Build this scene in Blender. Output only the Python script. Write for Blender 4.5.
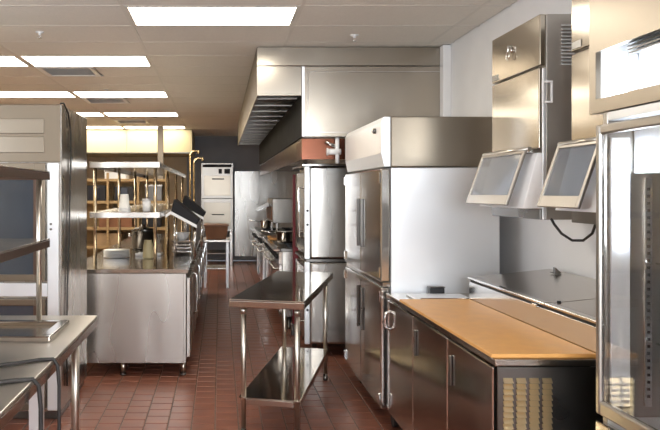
import bpy, math, random
from mathutils import Vector, Matrix
random.seed(7)
for o in list(bpy.data.objects):
    bpy.data.objects.remove(o, do_unlink=True)
scene = bpy.context.scene
C = scene.collection
R = math.radians

# ------------------------------------------------------------------ camera
cam_d = bpy.data.cameras.new('camera')
cam_d.sensor_width = 36.0
cam_d.lens = 36.0 * 740 / 660
cam_d.shift_x = 110 / 660
cam_d.shift_y = -23 / 660
cam_d.clip_start = 0.05
cam = bpy.data.objects.new('camera', cam_d)
C.objects.link(cam)
cam.location = (0, 0, 1.55)
cam.rotation_euler = (R(90), 0, 0)
scene.camera = cam

# ------------------------------------------------------------------ world, light, exposure
w = bpy.data.worlds.new('world'); scene.world = w
w.use_nodes = True
bg = w.node_tree.nodes['Background']
bg.inputs[0].default_value = (0.75, 0.86, 1.0, 1)
bg.inputs[1].default_value = 0.6

LAMP = 8.0            # ceiling troffer diffusers
def window_light(name, loc, rot, sx, sy, watt):      # area light in an unseen window, tilted up to brighten the ceiling
    l = bpy.data.lights.new(name, 'AREA'); l.shape = 'RECTANGLE'; l.size = sx; l.size_y = sy
    l.energy = watt; l.color = (0.86, 0.93, 1.0)
    o = bpy.data.objects.new(name, l); C.objects.link(o); o.location = loc; o.rotation_euler = rot
    return o
window_light('unseen_window_light', (0.5, -2.40, 1.75), (R(90 + 24), 0, 0), 2.4, 1.1, 130)
window_light('unseen_window_light', (-3.22, 2.0, 1.75), (R(90 + 45), 0, R(-90)), 3.3, 1.0, 48)  # left window light, added to lift the ceiling brightness

vs = scene.view_settings
vs.view_transform = 'Standard'
vs.look = 'None'
vs.exposure = 0.9
vs.gamma = 1.0
vs.use_curve_mapping = False

# ------------------------------------------------------------------ materials
def mat(name, col, rough=0.5, metal=0.0, spec=0.5, noise=0.0, nscale=8.0, stretch=(1, 1, 1), rvar=0.0, bump=0.0,
        emit=None, estr=0.0, trans=0.0, ior=1.45, col2=None, coat=0.0, alpha=1.0):
    m = bpy.data.materials.new(name); m.use_nodes = True
    nt = m.node_tree; b = nt.nodes['Principled BSDF']
    b.inputs['Base Color'].default_value = (*col, 1)
    b.inputs['Roughness'].default_value = rough
    b.inputs['Metallic'].default_value = metal
    b.inputs['IOR'].default_value = ior
    b.inputs['Specular IOR Level'].default_value = spec
    b.inputs['Transmission Weight'].default_value = trans
    b.inputs['Coat Weight'].default_value = coat
    b.inputs['Alpha'].default_value = alpha
    if emit:
        b.inputs['Emission Color'].default_value = (*emit, 1)
        b.inputs['Emission Strength'].default_value = estr
    if noise or rvar or bump or col2:
        tc = nt.nodes.new('ShaderNodeTexCoord')
        mp = nt.nodes.new('ShaderNodeMapping'); mp.inputs['Scale'].default_value = stretch
        nz = nt.nodes.new('ShaderNodeTexNoise'); nz.inputs['Scale'].default_value = nscale
        nz.inputs['Detail'].default_value = 1.2 if metal > .5 else 5
        nt.links.new(tc.outputs['Object'], mp.inputs[0]); nt.links.new(mp.outputs[0], nz.inputs['Vector'])
        if noise or col2:
            c2 = col2 if col2 else tuple(max(0, c * (1 - noise)) for c in col)
            c1 = col if col2 else tuple(min(1, c * (1 + noise)) for c in col)
            rp = nt.nodes.new('ShaderNodeValToRGB')
            rp.color_ramp.elements[0].position = 0.32; rp.color_ramp.elements[1].position = 0.68
            rp.color_ramp.elements[0].color = (*c2, 1); rp.color_ramp.elements[1].color = (*c1, 1)
            nt.links.new(nz.outputs['Fac'], rp.inputs[0]); nt.links.new(rp.outputs[0], b.inputs['Base Color'])
        if rvar:
            mr = nt.nodes.new('ShaderNodeMapRange')
            mr.inputs['To Min'].default_value = max(0.02, rough - rvar); mr.inputs['To Max'].default_value = rough + rvar
            nt.links.new(nz.outputs['Fac'], mr.inputs['Value']); nt.links.new(mr.outputs[0], b.inputs['Roughness'])
        if bump:
            bp = nt.nodes.new('ShaderNodeBump'); bp.inputs['Strength'].default_value = bump
            bp.inputs['Distance'].default_value = 0.02 if metal > .5 else 0.01
            nt.links.new(nz.outputs['Fac'], bp.inputs['Height']); nt.links.new(bp.outputs[0], b.inputs['Normal'])
    return m

M = {}
M['steel'] = mat('brushed_steel', (0.50, 0.47, 0.435), 0.27, 1.0, rvar=0.04, noise=0.03, nscale=1.6, stretch=(2.5, 2.5, .6), bump=.25)
M['steel_h'] = mat('brushed_steel_horizontal', (0.43, 0.39, 0.335), 0.22, 1.0, rvar=0.03, noise=0.03, nscale=1.4, stretch=(2, 2, .7), bump=.25)
M['steel_pol'] = mat('polished_steel', (0.60, 0.575, 0.55), 0.14, 1.0, rvar=0.03, nscale=2, bump=.12)
M['steel_top'] = mat('worktop_steel', (0.55, 0.515, 0.47), 0.2, 1.0, rvar=0.05, nscale=2.5, noise=0.04, stretch=(1, 1, 1), bump=.12)
M['steel_dark'] = mat('dull_dark_steel', (0.17, 0.16, 0.15), 0.3, 1.0, rvar=0.08, nscale=6, noise=0.08)
M['steel_satin'] = mat('satin_aluminium', (0.80, 0.81, 0.83), 0.42, 0.7, rvar=0.05, nscale=4, noise=0.02)
M['steel_soft'] = mat('soft_steel', (0.40, 0.37, 0.335), 0.34, 1.0, rvar=0.04, nscale=1.6, noise=0.04, stretch=(2.5, 2.5, .6), bump=.25)
M['dark_matte'] = mat('dark_matte_panel', (0.03, 0.029, 0.028), 0.8, 0.0, spec=0.1, noise=0.15, nscale=6)  # near-black matte colour for the side face of the bulkhead
M['filter'] = mat('dark_filter_steel', (0.075, 0.07, 0.068), 0.3, 1.0, rvar=0.08, nscale=6, noise=0.1)  # very dark steel for the canopy underside
M['steel_rough'] = mat('rough_worktop_steel', (0.60, 0.56, 0.51), 0.36, 1.0, rvar=0.08, nscale=5, noise=0.06)  # rougher, paler steel that makes the table top look brighter
M['tube'] = mat('steel_tube', (0.60, 0.56, 0.50), 0.3, 1.0)
M['tube_warm'] = mat('warm_steel_tube', (0.66, 0.55, 0.39), 0.24, 1.0)  # steel tube with the reflected tan surroundings put into its colour
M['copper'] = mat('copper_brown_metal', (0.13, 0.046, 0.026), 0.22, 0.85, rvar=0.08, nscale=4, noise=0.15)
M['steel_brown'] = mat('brown_tinted_steel', (0.23, 0.19, 0.145), 0.36, 1.0, rvar=0.05, nscale=2, noise=0.04)
M['matte_black'] = mat('matte_black', (0.012, 0.012, 0.015), 0.75)
M['steel_cab'] = mat('bright_annealed_steel', (0.47, 0.42, 0.35), 0.16, 1.0, rvar=0.04, nscale=1.5, noise=0.05, stretch=(1, 1, 2), bump=.12)
M['steel_mid'] = mat('grained_steel', (0.42, 0.39, 0.355), 0.42, 0.7, rvar=0.05, nscale=3, noise=0.05)
M['steel_mirror'] = mat('mirror_steel', (0.54, 0.49, 0.43), 0.10, 1.0, rvar=0.04, nscale=2, noise=0.03)
M['steel_fascia'] = mat('fascia_steel', (0.34, 0.295, 0.24), 0.3, 1.0, rvar=0.04, nscale=2, noise=0.04)
M['chrome'] = mat('chrome', (0.75, 0.75, 0.75), 0.08, 1.0)
M['gold_tint'] = mat('gold_tinted_metal', (0.72, 0.53, 0.28), 0.22, 1.0)  # gold cast of the lighting put into the metal's colour
M['gold_steel'] = mat('warm_louver_metal', (0.75, 0.62, 0.40), 0.3, 1.0)
M['tile'] = mat('quarry_tile', (0.27, 0.105, 0.066), 0.36, 0, col2=(0.18, 0.066, 0.043), nscale=5.0, rvar=0.08, bump=0.08)
M['grout'] = mat('grout', (0.16, 0.125, 0.105), 0.85, noise=0.2, nscale=30)
M['ceiling'] = mat('acoustic_tile', (0.80, 0.76, 0.70), 0.9, noise=0.03, nscale=60, bump=0.1)
M['grid'] = mat('ceiling_grid', (0.72, 0.68, 0.62), 0.5)
M['wall'] = mat('white_wall_paint', (0.88, 0.87, 0.87), 0.55, noise=0.02, nscale=4)
M['wall_grey'] = mat('slate_wall_paint', (0.25, 0.26, 0.29), 0.6, noise=0.06, nscale=3)
M['wall_tan'] = mat('tan_wall_paint', (0.50, 0.41, 0.28), 0.6, noise=0.06, nscale=3)
M['cream'] = mat('cream_enamel', (0.50, 0.425, 0.25), 0.4, noise=0.02, nscale=2)
M['board'] = mat('orange_hardboard', (0.70, 0.37, 0.12), 0.42, col2=(0.63, 0.315, 0.095), nscale=14, rvar=0.06)
M['wood'] = mat('tan_wood', (0.48, 0.33, 0.16), 0.5, col2=(0.36, 0.235, 0.11), nscale=6, stretch=(1, 10, 10))
M['black'] = mat('black_plastic', (0.012, 0.012, 0.014), 0.4)
M['rubber'] = mat('black_rubber', (0.02, 0.018, 0.018), 0.55, noise=0.1, nscale=20)
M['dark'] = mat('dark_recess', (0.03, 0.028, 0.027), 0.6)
M['white'] = mat('white_plastic', (0.85, 0.85, 0.86), 0.35)
M['paper'] = mat('white_paper', (0.82, 0.81, 0.78), 0.7)
M['brown'] = mat('brown_plastic', (0.24, 0.105, 0.05), 0.4, noise=0.1, nscale=6)
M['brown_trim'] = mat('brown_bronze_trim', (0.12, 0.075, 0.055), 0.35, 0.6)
M['red'] = mat('dark_red_enamel', (0.17, 0.012, 0.018), 0.35)
M['cardboard'] = mat('cardboard', (0.40, 0.27, 0.15), 0.8, noise=0.1, nscale=10)
M['glass'] = mat('clear_glass', (1, 1, 1), 0.02, 0, trans=1.0, ior=1.35)
M['glass_dark'] = mat('dark_tinted_glass', (0.05, 0.065, 0.085), 0.06, 0, spec=0.8, coat=0.3)
M['glass_grey'] = mat('grey_acrylic', (0.50, 0.54, 0.60), 0.08, 0, trans=0.75, ior=1.3)
M['lamp'] = mat('troffer_diffuser', (0.9, 0.88, 0.84), 0.5, emit=(1.0, 0.93, 0.80), estr=LAMP)
M['cool_lamp'] = mat('cool_fluorescent', (0.9, 0.95, 1.0), 0.4, emit=(0.80, 0.90, 1.0), estr=12)
M['screen'] = mat('dark_display', (0.02, 0.02, 0.03), 0.15)
M['label'] = mat('silver_nameplate', (0.35, 0.34, 0.33), 0.35, 0.8)

# ------------------------------------------------------------------ builders
class MB:
    def __init__(s): s.v = []; s.f = []; s.sm = False
    def poly(s, pts, faces):
        n = len(s.v); s.v += [tuple(p) for p in pts]; s.f += [tuple(i + n for i in f) for f in faces]; return s
    def box(s, x0, x1, y0, y1, z0, z1):
        return s.poly([(x0, y0, z0), (x1, y0, z0), (x1, y1, z0), (x0, y1, z0), (x0, y0, z1), (x1, y0, z1), (x1, y1, z1), (x0, y1, z1)],
                      [(0, 3, 2, 1), (4, 5, 6, 7), (0, 1, 5, 4), (1, 2, 6, 5), (2, 3, 7, 6), (3, 0, 4, 7)])
    def hexa(s, bot, top):
        return s.poly(list(bot) + list(top), [(0, 3, 2, 1), (4, 5, 6, 7), (0, 1, 5, 4), (1, 2, 6, 5), (2, 3, 7, 6), (3, 0, 4, 7)])
    def prism_y(s, prof, y0, y1):   # profile of (x, z) extruded along y
        n = len(prof)
        return s.poly([(x, y0, z) for x, z in prof] + [(x, y1, z) for x, z in prof],
                      [tuple(range(n)), tuple(range(2 * n - 1, n - 1, -1))] + [(i, i + n, (i + 1) % n + n, (i + 1) % n) for i in range(n)])
    def tube(s, pts, r, n=12, caps=True):
        pts = [Vector(p) for p in pts]; rings = []
        rr = r if isinstance(r, (list, tuple)) else [r] * len(pts)
        prev = None
        for i, p in enumerate(pts):
            t = (pts[min(i + 1, len(pts) - 1)] - pts[max(i - 1, 0)]).normalized()
            if prev is None:
                a = Vector((0, 0, 1)) if abs(t.z) < 0.9 else Vector((1, 0, 0))
                u = t.cross(a).normalized()
            else:
                u = (prev - t * prev.dot(t)).normalized()
            prev = u; v = t.cross(u)
            rings.append([p + (u * math.cos(k * 2 * math.pi / n) + v * math.sin(k * 2 * math.pi / n)) * rr[i] for k in range(n)])
        vv = [q for ring in rings for q in ring]; ff = []
        for i in range(len(rings) - 1):
            for k in range(n):
                ff.append((i * n + k, i * n + (k + 1) % n, (i + 1) * n + (k + 1) % n, (i + 1) * n + k))
        if caps:
            ff.append(tuple(range(n - 1, -1, -1))); L = (len(rings) - 1) * n
            ff.append(tuple(L + k for k in range(n)))
        s.sm = True
        return s.poly(vv, ff)
    def cyl(s, p0, p1, r, n=14): return s.tube([p0, p1], r, n)
    def lathe(s, prof, c, n=20):   # (r, z) profile about the vertical through c
        vv = []; ff = []
        for r, z in prof:
            vv += [(c[0] + r * math.cos(k * 2 * math.pi / n), c[1] + r * math.sin(k * 2 * math.pi / n), c[2] + z) for k in range(n)]
        for i in range(len(prof) - 1):
            for k in range(n):
                ff.append((i * n + k, i * n + (k + 1) % n, (i + 1) * n + (k + 1) % n, (i + 1) * n + k))
        ff.append(tuple(range(n - 1, -1, -1))); L = (len(prof) - 1) * n
        ff.append(tuple(L + k for k in range(n)))
        s.sm = True
        return s.poly(vv, ff)
    def build(s, name, m, parent=None, bevel=0.003, seg=2):
        off = Vector((0, 0, 0))
        if parent is not None: off = WORLD.get(parent.name, off)
        me = bpy.data.meshes.new(name)
        me.from_pydata([(v[0] - off.x, v[1] - off.y, v[2] - off.z) for v in s.v], [], s.f)
        me.update()
        import bmesh
        bm = bmesh.new(); bm.from_mesh(me); bmesh.ops.recalc_face_normals(bm, faces=bm.faces); bm.to_mesh(me); bm.free()
        me.materials.append(M[m])
        o = bpy.data.objects.new(name, me); C.objects.link(o)
        if parent is not None:
            o.parent = parent; WORLD[o.name] = off
        if bevel and not s.sm:
            md = o.modifiers.new('bevel', 'BEVEL'); md.width = bevel; md.segments = seg; md.limit_method = 'ANGLE'
            md.harden_normals = False
        if s.sm:
            for p in me.polygons: p.use_smooth = len(p.vertices) == 4
        return o

WORLD = {}     # where each parent's origin stands, so that parts are given in room coordinates
def thing(name, label, cat, loc=(0, 0, 0), group=None):
    o = bpy.data.objects.new(name, None); o.empty_display_size = 0.1
    C.objects.link(o); o.location = loc; WORLD[o.name] = Vector(loc)
    o['label'] = label; o['category'] = cat
    if group: o['group'] = group
    return o
def tag(o, label, cat, group=None):
    o['label'] = label; o['category'] = cat
    if group: o['group'] = group
    return o
def struct(o, label):
    o['kind'] = 'structure'; o['label'] = label
    return o
def box(name, m, parent, x0, x1, y0, y1, z0, z1, bevel=0.003):
    return MB().box(x0, x1, y0, y1, z0, z1).build(name, m, parent, bevel)
def instance(o, name, loc, parent=None):
    c = bpy.data.objects.new(name, o.data if hasattr(o, 'data') and o.type == 'MESH' else o)
    C.objects.link(c); c.parent = parent; c.location = loc
    return c
def arc(c, r, a0, a1, axis='xz', n=8):
    out = []
    for i in range(n + 1):
        a = R(a0 + (a1 - a0) * i / n); u, v = r * math.cos(a), r * math.sin(a)
        out.append((c[0] + u, c[1], c[2] + v) if axis == 'xz' else (c[0], c[1] + u, c[2] + v))
    return out

XL, XR, YN, YF, ZC = -3.3, 1.97, -2.5, 16.7, 2.81

# ------------------------------------------------------------------ floor
floor = struct(box('floor', 'grout', None, XL, XR, YN, YF, -0.06, -0.0035, 0), 'red-brown quarry tile kitchen floor laid in staggered courses')
PT, GR = 0.157, 0.007
def tile_geo():
    h = (PT - GR) / 2; i = h - 0.003
    v = [(-h, -h, -0.0035), (h, -h, -0.0035), (h, h, -0.0035), (-h, h, -0.0035), (-i, -i, 0), (i, -i, 0), (i, i, 0), (-i, i, 0)]
    f = [(4, 5, 6, 7), (0, 1, 5, 4), (1, 2, 6, 5), (2, 3, 7, 6), (3, 0, 4, 7)]
    return v, f
tv, tf = tile_geo()
tm = bpy.data.meshes.new('tile'); tm.from_pydata(tv, [], tf); tm.materials.append(M['tile']); tm.update()
cells = []
for i in range(-18, 18):
    x = -0.661 + (i + 0.5) * PT
    if x - PT / 2 < XL or x + PT / 2 > XR: continue
    for j in range(0, 124):
        y = YN + (j + 0.5 + (0.5 if i % 2 else 0)) * PT
        if y + PT / 2 > YF: continue
        cells.append((x, y))
def seen(c):
    x, y = c
    px = 220 + x / y * 740 if y > 0 else -1; py = 192 + 1.55 / y * 740 if y > 0 else 999
    if y < 4.85 or px < 70 or px > 392: return False
    if x < -0.2 and y > 6.7: return False
    if x > 1.12: return False
    return True
vis = sorted([c for c in cells if seen(c)], key=lambda c: c[1])[:300]
vset = set(vis)
random.seed(3)
for c in vis:
    t = bpy.data.objects.new('tile', tm); C.objects.link(t); t.parent = floor
    t.location = (c[0], c[1], random.uniform(-0.0006, 0.0004))
    t.rotation_euler = (random.uniform(-.002, .002), random.uniform(-.002, .002), random.choice((0, math.pi / 2, math.pi)))
rest = MB()
for c in cells:
    if c not in vset: rest.poly([(v[0] + c[0], v[1] + c[1], v[2]) for v in tv], tf)
ro = rest.build('tile_field', 'tile', floor, 0); ro['kind'] = 'stuff'

# ------------------------------------------------------------------ ceiling (2 x 4 ft panels in a T-bar grid)
ceil = struct(box('ceiling', 'grid', None, XL - .12, XR + .12, YN - .12, YF + .12, ZC + 0.025, ZC + 0.10, 0), 'suspended acoustic tile ceiling with recessed lights')
XG = [-0.664 - 1.2205 * 3 + 1.2205 * k for k in range(6)]           # ... -1.885, -0.664, 0.556, 1.777
YG = [5.01 + 0.61 * (k - 12) for k in range(32)]
LIGHTS = [(-0.664, 5.01)] + [(x, y) for y in (6.84, 9.28, 11.72, 14.16) for x in (-3.105, -1.885)]
LIGHTS += [(-0.664, 1.35), (0.556, -1.09)]
VENTS = [(-1.885, 7.45), (-1.885, 9.89), (-1.885, 12.94)]
def near(a, b): return abs(a[0] - b[0]) < 0.05 and abs(a[1] - b[1]) < 0.05
for k, x in enumerate(XG):
    if XL < x < XR: box('grid_bar', 'grid', ceil, x - 0.012, x + 0.012, YN, YF, ZC - 0.0015, ZC + 0.024, 0)
for y in YG:
    if YN < y < YF: box('grid_bar', 'grid', ceil, XL, XR, y - 0.012, y + 0.012, ZC - 0.001, ZC + 0.024, 0)
xs = [XL] + [x for x in XG if XL < x < XR] + [XR]
ys = [YN] + [y for y in YG if YN < y < YF] + [YF]
for a, b in zip(xs, xs[1:]):
    for c, d in zip(ys, ys[1:]):
        if any(near((a if a > XL else -3.105, c), l) for l in LIGHTS): continue
        a2 = a
        if any(near((a, c), v) for v in VENTS): a2 = a + 0.61
        box('ceiling_tile', 'ceiling', ceil, a2 + 0.0125, b - 0.0125, c + 0.0125, d - 0.0125, ZC + 0.0005, ZC + 0.016, 0)
names = {(-0.664, 1.35): 'ceiling light directly over the camera', (0.556, -1.09): 'ceiling light behind the camera on its right', (-1.885, 0.13): 'ceiling light left of the camera',
    (-0.664, 5.01): 'wide bright ceiling light nearest the camera at the top edge'}
ordw = ['first', 'second', 'third', 'fourth']
for n, y in enumerate((6.84, 9.28, 11.72, 14.16)):
    names[(-1.885, y)] = 'fluorescent ceiling light, %s row back, right of the long grid bar' % ordw[n]
    names[(-3.105, y)] = 'fluorescent ceiling light, %s row back, left of the long grid bar' % ordw[n]
for l in LIGHTS:
    x0, y0 = l; x1 = x0 + 1.2205
    x0 = max(x0, XL + 0.005)
    t = thing('ceiling_light', names.get(l, 'fluorescent ceiling light over the camera side of the kitchen'), 'ceiling light', ((x0 + x1) / 2, y0 + 0.305, ZC), 'recessed fluorescent ceiling lights')
    f = MB()
    f.box(x0 + .013, x0 + .035, y0 + .013, y0 + .597, ZC - .002, ZC + .02).box(x1 - .035, x1 - .013, y0 + .013, y0 + .597, ZC - .002, ZC + .02)
    f.box(x0 + .035, x1 - .035, y0 + .013, y0 + .035, ZC - .002, ZC + .02).box(x0 + .035, x1 - .035, y0 + .575, y0 + .597, ZC - .002, ZC + .02)
    f.build('frame', 'grid', t, 0)
    box('diffuser', 'lamp', t, x0 + .035, x1 - .035, y0 + .035, y0 + .575, ZC + .004, ZC + .012, 0)
for n, (x, y) in enumerate(VENTS):
    t = thing('ceiling_vent', 'square louvered ceiling vent behind the %s row of lights' % ['first', 'second', 'third'][n], 'vent', (x + .305, y + .305, ZC), 'ceiling air vents')
    f = MB(); a, b, c, d = x + .02, x + .60, y + .015, y + .595
    f.box(a, a + .05, c, d, ZC - .006, ZC + .004).box(b - .05, b, c, d, ZC - .006, ZC + .004).box(a + .05, b - .05, c, c + .05, ZC - .006, ZC + .004).box(a + .05, b - .05, d - .05, d, ZC - .006, ZC + .004)
    f.build('frame', 'white', t, 0)
    box('backing', 'grid', t, a + .05, b - .05, c + .05, d - .05, ZC + .014, ZC + .02, 0)
    for k in range(7):
        yy = c + .08 + k * .068
        MB().hexa([(a + .05, yy, ZC - .004), (b - .05, yy, ZC - .004), (b - .05, yy + .004, ZC - .002), (a + .05, yy + .004, ZC - .002)],
                  [(a + .05, yy + .035, ZC + .012), (b - .05, yy + .035, ZC + .012), (b - .05, yy + .039, ZC + .014), (a + .05, yy + .039, ZC + .014)]).build('slat', 'white', t, 0)
for x, y, lb in ((-1.42, 5.83, 'small chrome sprinkler head in the ceiling at upper left'), (1.08, 5.94, 'small chrome sprinkler head in the ceiling above the exhaust hood front'), (-1.40, 9.12, 'small sprinkler head in front of the second light row')):
    t = thing('sprinkler_head', lb, 'sprinkler', (x, y, ZC), 'ceiling sprinkler heads')
    MB().lathe([(.035, 0), (.03, -.006), (.012, -.01), (.01, -.025)], (x, y, ZC), 16).build('escutcheon', 'white', t)
    MB().tube(arc((x, y, ZC - .03), .014, 0, -180, 'xz', 8), .0025, 6).build('yoke', 'chrome', t)
    MB().lathe([(.018, 0), (.018, -.002)], (x, y, ZC - .046), 14).build('deflector', 'chrome', t)

# ------------------------------------------------------------------ walls
struct(box('wall_right', 'wall', None, XR + .0005, XR + .12, YN - .12, YF + .12, 0, ZC + .024, 0), 'white wall behind the prep counter on the right')
lw = MB(); vy0, vy1 = 0.2, 3.8
for q in ((YN, vy0, 0, ZC + .024), (vy1, YF, 0, ZC + .024), (vy0, vy1, 0, .95), (vy0, vy1, 2.55, ZC + .024)): lw.box(XL - .12, XL - .002, *q)
struct(lw.build('wall_left', 'wall_tan', None, 0), 'tan wall along the left side with an added window')
lw = MB()
for q in ((vy0, vy0 + .05, .95, 2.55), (vy1 - .05, vy1, .95, 2.55), (vy0 + .05, vy1 - .05, .95, 1.0), (vy0 + .05, vy1 - .05, 2.5, 2.55), (1.98, 2.02, 1.0, 2.5)): lw.box(XL - .09, XL - .03, *q)
struct(lw.build('window_2', 'white', None), 'white framed window added unseen in the left wall to brighten the ceiling')  # added frame around the unseen left window light
struct(box('wall_far', 'wall_grey', None, -0.75, XR, YF + .002, YF + .12, 0, ZC + .024, 0), 'slate grey far wall at the end of the aisle')
struct(box('wall_far_left', 'wall_tan', None, XL, -0.752, YF + .002, YF + .12, 0, ZC + .024, 0), 'tan far wall behind the wooden shelving')
wb = MB()
wx0, wx1, wz0, wz1 = -0.8, 1.8, 0.95, 2.55
wb.box(XL, wx0, YN - .12, YN - .002, 0, ZC + .024).box(wx1, XR, YN - .12, YN - .002, 0, ZC + .024).box(wx0, wx1, YN - .12, YN - .002, 0, wz0).box(wx0, wx1, YN - .12, YN - .002, wz1, ZC + .024)
struct(wb.build('wall_near', 'wall_tan', None, 0), 'tan wall with a window behind the camera')  # unseen wall, coloured tan to warm the reflections in the steel
wn = struct(MB().box(wx0, wx0 + .05, YN - .09, YN - .03, wz0, wz1).box(wx1 - .05, wx1, YN - .09, YN - .03, wz0, wz1).box(wx0 + .05, wx1 - .05, YN - .09, YN - .03, wz0, wz0 + .05)
            .box(wx0 + .05, wx1 - .05, YN - .09, YN - .03, wz1 - .05, wz1).box(.48, .52, YN - .09, YN - .03, wz0 + .05, wz1 - .05).build('window_1', 'white', None), 'white framed window behind the camera')
struct(box('trim_1', 'wall', None, 1.90, XR - .001, 6.30, 6.395, 1.6, ZC - .006, .004), 'pale vertical corner trim between white wall and hood')

# ------------------------------------------------------------------ exhaust hood over the cook line (right, far)
t = thing('exhaust_hood', 'long stainless exhaust hood hanging from the ceiling over the cook line', 'exhaust hood', (0.3, 6.4, 2.38))
HX, HB, HY0, HY1 = 0.32, 0.71, 6.40, 13.4
box('soffit_strip', 'steel_h', t, HX, XR - .004, HY0, HY0 + .02, 2.642, ZC - .006)
box('front_panel', 'steel_h', t, HX, HB - .004, HY0, HY0 + .02, 2.382, 2.638)
box('side_panel', 'steel_brown', t, HX, HX + .015, HY0 + .022, HY1, 2.382, ZC - .006)  # hood steel; the ceiling's brownish reflection is put into the colour
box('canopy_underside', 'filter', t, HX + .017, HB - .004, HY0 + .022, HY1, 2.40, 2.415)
for k in range(13):
    y = HY0 + .32 + k * .52
    box('canopy_rib', 'steel_soft', t, HX + .017, HB - .006, y, y + .016, 2.392, 2.399, .002)
ep = box('end_panel', 'steel_h', t, HB, XR - .004, HY0 - .004, HY0 + .02, 2.028, 2.636)
fr = MB(); a, b, c, d = HB + .055, XR - .06, 2.07, 2.585
fr.box(a, b, HY0 - .010, HY0 - .005, d, d + .008).box(a, b, HY0 - .010, HY0 - .005, c - .008, c).box(a - .008, a, HY0 - .010, HY0 - .005, c - .008, d + .008).box(b, b + .008, HY0 - .010, HY0 - .005, c - .008, d + .008)
fr.build('panel_rim', 'steel_pol', ep, 0)
box('edge_strip', 'steel_satin', t, HB - .002, HB + .022, HY0 - .012, HY0 - .005, 2.028, 2.636, .002)
box('bulkhead_side', 'dark_matte', t, HB, HB + .015, HY0 + .022, HY1, 2.028, 2.636)
box('bulkhead_underside', 'steel_pol', t, HB + .017, XR - .004, HY0 + .022, HY1, 2.028, 2.043)
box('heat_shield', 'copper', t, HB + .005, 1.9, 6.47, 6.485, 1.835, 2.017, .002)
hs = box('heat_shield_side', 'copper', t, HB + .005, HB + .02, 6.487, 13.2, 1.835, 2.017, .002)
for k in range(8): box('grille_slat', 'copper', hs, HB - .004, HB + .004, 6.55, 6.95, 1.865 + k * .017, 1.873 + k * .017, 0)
for k in range(5):
    box('baffle', 'steel_dark', t, HB + .04, HB + .16, 6.62 + k * .05, 6.645 + k * .05, 2.018, 2.026, .001)
t = thing('pipe_valve', 'white pipe fitting hanging under the hood end panel', 'valve', (1.02, 6.5, 2.02))
MB().cyl((1.02, 6.435, 2.025), (1.02, 6.435, 1.80), .018).build('stem', 'white', t)
MB().cyl((.94, 6.435, 1.90), (1.05, 6.435, 1.90), .026).build('tee', 'white', t)
MB().tube([(.92, 6.435, 1.99), (.96, 6.435, 1.965), (1.01, 6.435, 1.945)], .014).build('elbow', 'chrome', t)
MB().cyl((.928, 6.435, 1.90), (.94, 6.435, 1.90), .034).build('cap', 'white', t)
# far stainless splash panel
tag(box('splash_panel', 'steel', None, 0.33, 1.9, YF - .025, YF - .002, 0.10, 2.02), 'stainless splash panel covering the far wall above the aisle end', 'wall panel')

# ------------------------------------------------------------------ far left bulkhead, shelving, strut
t = thing('overhead_bulkhead', 'cream overhead bulkhead glowing under the far left lights', 'bulkhead', (-1.65, 14.82, 2.33))
for a, b in ((-2.95, -1.866), (-1.862, -.56)):
    box('panel', 'cream', t, a, b, 14.80, 14.83, 2.335, ZC - .006)
box('underside', 'cream', t, -2.95, -.56, 14.832, 16.6, 2.335, 2.36)
box('side_panel', 'cream', t, -.585, -.56, 14.832, 16.6, 2.362, ZC - .006)
box('bottom_rail', 'steel_dark', t, -2.95, -.56, 14.785, 14.80, 2.32, 2.345)
tag(MB().box(-1.19, -1.08, 14.1, 14.16, 0.001, ZC - .006).build('ceiling_strut', 'steel_brown', None), 'narrow steel strut reaching the ceiling in front of the cream bulkhead', 'strut')
t = thing('storage_shelving', 'tan wooden storage shelving at the far left behind the steel overshelf', 'shelving', (-1.75, 13.7, 0))
SZ = (.18, .52, .86, 1.34, 1.74)
for z in SZ: box('shelf', 'wood', t, -2.6, -.95, 13.4, 13.95, z, z + .05)
for x in (-2.6, -2.05, -1.5, -.99):
    for y in (13.36, 13.95): box('post', 'wood', t, x, x + .04, y, y + .04, 0, 1.9)
box('back_board', 'wood', t, -2.6, -.95, 13.992, 14.01, .18, 1.80)
def crate(name, m, lb, cat, x, z, wx, h, dy=.36, y=13.46, lid=None):
    t = thing(name, lb, cat, (x + wx / 2, y + dy / 2, z), 'goods on the wooden shelving')
    box('body', m, t, x, x + wx, y, y + dy, z + .001, z + h)
    if lid: box('lid', lid, t, x - .008, x + wx + .008, y - .008, y + dy + .008, z + h + .001, z + h + .03)
    else: box('door', 'screen', t, x + .03, x + wx * .7, y - .008, y - .001, z + .03, z + h - .03)
    return t
crate('countertop_appliance', 'black', 'black boxy appliance on the fourth wooden shelf, leftmost', 'appliance', -2.42, 1.39, .34, .28)
crate('countertop_appliance', 'rubber', 'black appliance beside the striped container on the wooden shelf', 'appliance', -1.92, 1.39, .34, .26)
crate('storage_box', 'steel_dark', 'dark metal storage box right end of the fourth wooden shelf', 'box', -1.36, 1.39, .3, .26, lid='steel')
crate('storage_box', 'brown', 'dark brown storage box on the middle wooden shelf', 'box', -2.2, .91, .6, .22, lid='black')
crate('storage_box', 'black', 'black storage box on the middle wooden shelf near its right post', 'box', -1.42, .91, .34, .26, lid='steel')
crate('storage_box', 'cardboard', 'cardboard box low on the wooden shelving', 'box', -2.3, .57, .5, .2, lid='cardboard')
crate('storage_box', 'paper', 'white box low on the wooden shelving', 'box', -1.6, .57, .36, .17, lid='white')
crate('storage_box', 'white', 'white tub on the top wooden shelf', 'box', -2.1, 1.79, .4, .12, lid='steel')

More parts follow.
